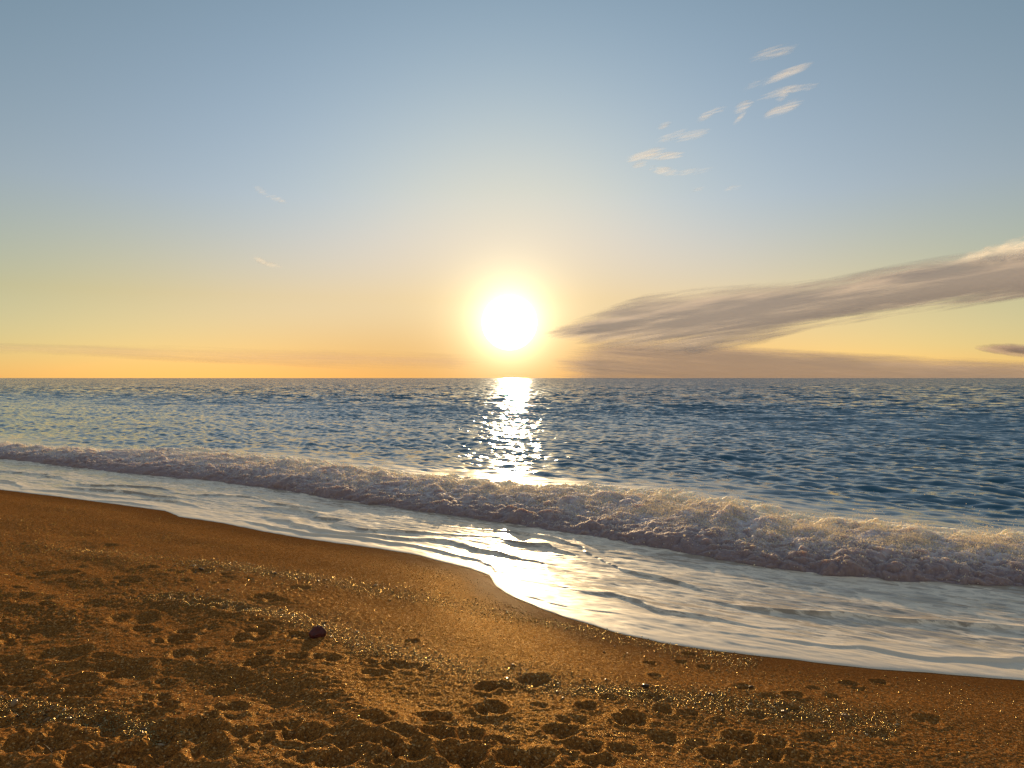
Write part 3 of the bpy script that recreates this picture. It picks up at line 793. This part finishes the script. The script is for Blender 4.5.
# the larger pebbles, each one its own
protos = []
import mathutils
for k in range(7):
    bm = bmesh.new(); bmesh.ops.create_icosphere(bm, subdivisions=3, radius=1)
    off_ = Vector((k * 7.1, k * 3.3, 1.7))
    for v in bm.verts:
        d_ = mathutils.noise.noise(v.co * 1.1 + off_) * .42 + mathutils.noise.noise(v.co * 2.6 + off_) * .14
        v.co = v.co * (1 + d_)
        v.co.z *= (.5, .62, .7, .45, .55, .8, .6)[k]; v.co.y *= (.8, .7, .95, .85, .65, .8, .75)[k]
    me = bpy.data.meshes.new('pebble'); bm.to_mesh(me); bm.free(); me.materials.append(peb_m)
    for p in me.polygons: p.use_smooth = True
    protos.append(me)
sets = [(sample_line(upper, 95, .2, g), 'small pebble in the upper gritty line nearest the water', 'pebbles in the gritty line nearest the water'),
        (sample_line(lower, 125, .18, g), 'small pebble in the lower gritty line running across the sand', 'pebbles in the lower gritty line'),
        (sample_line(near_line, 40, .05, g), 'small pebble in the short dark gritty line at the near left', 'pebbles in the near left gritty line')]
for (px_, py_), lab, grp in sets:
    pz_ = zsand(px_, py_)
    for X, Y, Z in zip(px_, py_, pz_):
        s_p, t_p = st(X, Y)
        if float(waterline(np.array([t_p]))[0]) - s_p < .3: continue
        o = bpy.data.objects.new('pebble', protos[int(g.integers(0, 7))]); col.objects.link(o)
        r = float(np.clip(g.lognormal(math.log(.0066), .5), .004, .020))
        o.scale = (r * g.uniform(.9, 1.5), r, r); o.location = (X, Y, Z + r * .25)
        o.rotation_euler = (g.uniform(-.3, .3), g.uniform(-.3, .3), g.uniform(0, 6.28))
        tag(o, lab, 'pebble', grp)

# dark red stone
def stone(name, px, py, dims, rot, lab, colr, seed, rough=.6, peak=0.):
    m_, t, out = new_mat(name + '_surface')
    geo = t.n('ShaderNodeNewGeometry')
    n = t.noise(geo.outputs['Position'], 60, 5., .6); n2 = t.noise(geo.outputs['Position'], 260, 3., .6)
    c = t.mix(t.ramp(n.outputs[0], .3, .7), tuple(q * .55 for q in colr), tuple(q * 1.3 for q in colr))
    p = t.n('ShaderNodeBsdfPrincipled'); t.l(c, p.inputs['Base Color']); p.inputs['Roughness'].default_value = rough
    bp = t.n('ShaderNodeBump'); bp.inputs['Strength'].default_value = .5; bp.inputs['Distance'].default_value = .004
    t.l(n2.outputs[0], bp.inputs['Height']); t.l(bp.outputs[0], p.inputs['Normal'])
    t.l(p.outputs[0], out.inputs[0])
    bm = bmesh.new(); bmesh.ops.create_icosphere(bm, subdivisions=5, radius=1)
    of_ = Vector((seed, seed * 2.3, seed * .7))
    for v in bm.verts:
        c_ = v.co.copy()
        d_ = .30 * mathutils.noise.noise(c_ * 1.0 + of_) + .14 * mathutils.noise.noise(c_ * 2.3 + of_) + .05 * mathutils.noise.noise(c_ * 6 + of_)
        v.co = c_ * (1 + d_)
        if peak and c_.z > 0: v.co.x *= 1 - peak * c_.z; v.co.y *= 1 - peak * c_.z
        v.co = Vector((v.co.x * dims[0] / 2, v.co.y * dims[1] / 2, v.co.z * dims[2] / 2))
    me = bpy.data.meshes.new(name); bm.to_mesh(me); bm.free(); me.materials.append(m_)
    for p_ in me.polygons: p_.use_smooth = True
    o = bpy.data.objects.new(name, me); col.objects.link(o)
    X, Y = on_sand([px], [py]); Z = zsand(X, Y)[0]
    o.location = (X[0], Y[0], Z + dims[2] * .24); o.rotation_euler = rot
    tag(o, lab, 'stone'); return o
stone('red_stone', 317, 640, (.115, .08, .115), (.15, .12, .4), 'dark red upright stone standing alone where the lower gritty line begins', (.085, .009, .008), 3.1, .6, .55)

# sprig of weed at the near left
wd_m, t, out = new_mat('dry_weed')
p = t.n('ShaderNodeBsdfPrincipled'); p.inputs['Base Color'].default_value = (.06, .028, .014, 1); p.inputs['Roughness'].default_value = .55
t.l(p.outputs[0], out.inputs[0])
def sprig(px, py, h, n, lab, seed):
    g = np.random.default_rng(seed)
    V, F = [], []
    for k in range(n):
        az = g.uniform(0, 6.28); lean = g.uniform(.25, 1.0); hh = h * g.uniform(.55, 1); r0 = .0022
        pts = []
        for q in range(8):
            u = q / 7; rr_ = lean * hh * u ** 1.4
            pts.append((math.cos(az) * rr_, math.sin(az) * rr_, hh * (u - .35 * lean * u * u) - .004, r0 * (1 - .75 * u)))
        b = len(V)
        for (X, Y, Z, r) in pts:
            for a in range(5): V.append((X + r * math.cos(a * 1.257), Y + r * math.sin(a * 1.257), Z))
        for q in range(7):
            for a in range(5): F.append((b + q * 5 + a, b + q * 5 + (a + 1) % 5, b + q * 5 + 5 + (a + 1) % 5, b + q * 5 + 5 + a))
    o = mesh_np('weed_sprig', V, F, wd_m)
    X, Y = on_sand([px], [py]); o.location = (X[0], Y[0], zsand(X, Y)[0])
    tag(o, lab, 'weed'); return o
sprig(52, 752, .075, 7, 'small dark dried weed sprig standing in the sand at the near left', 5)
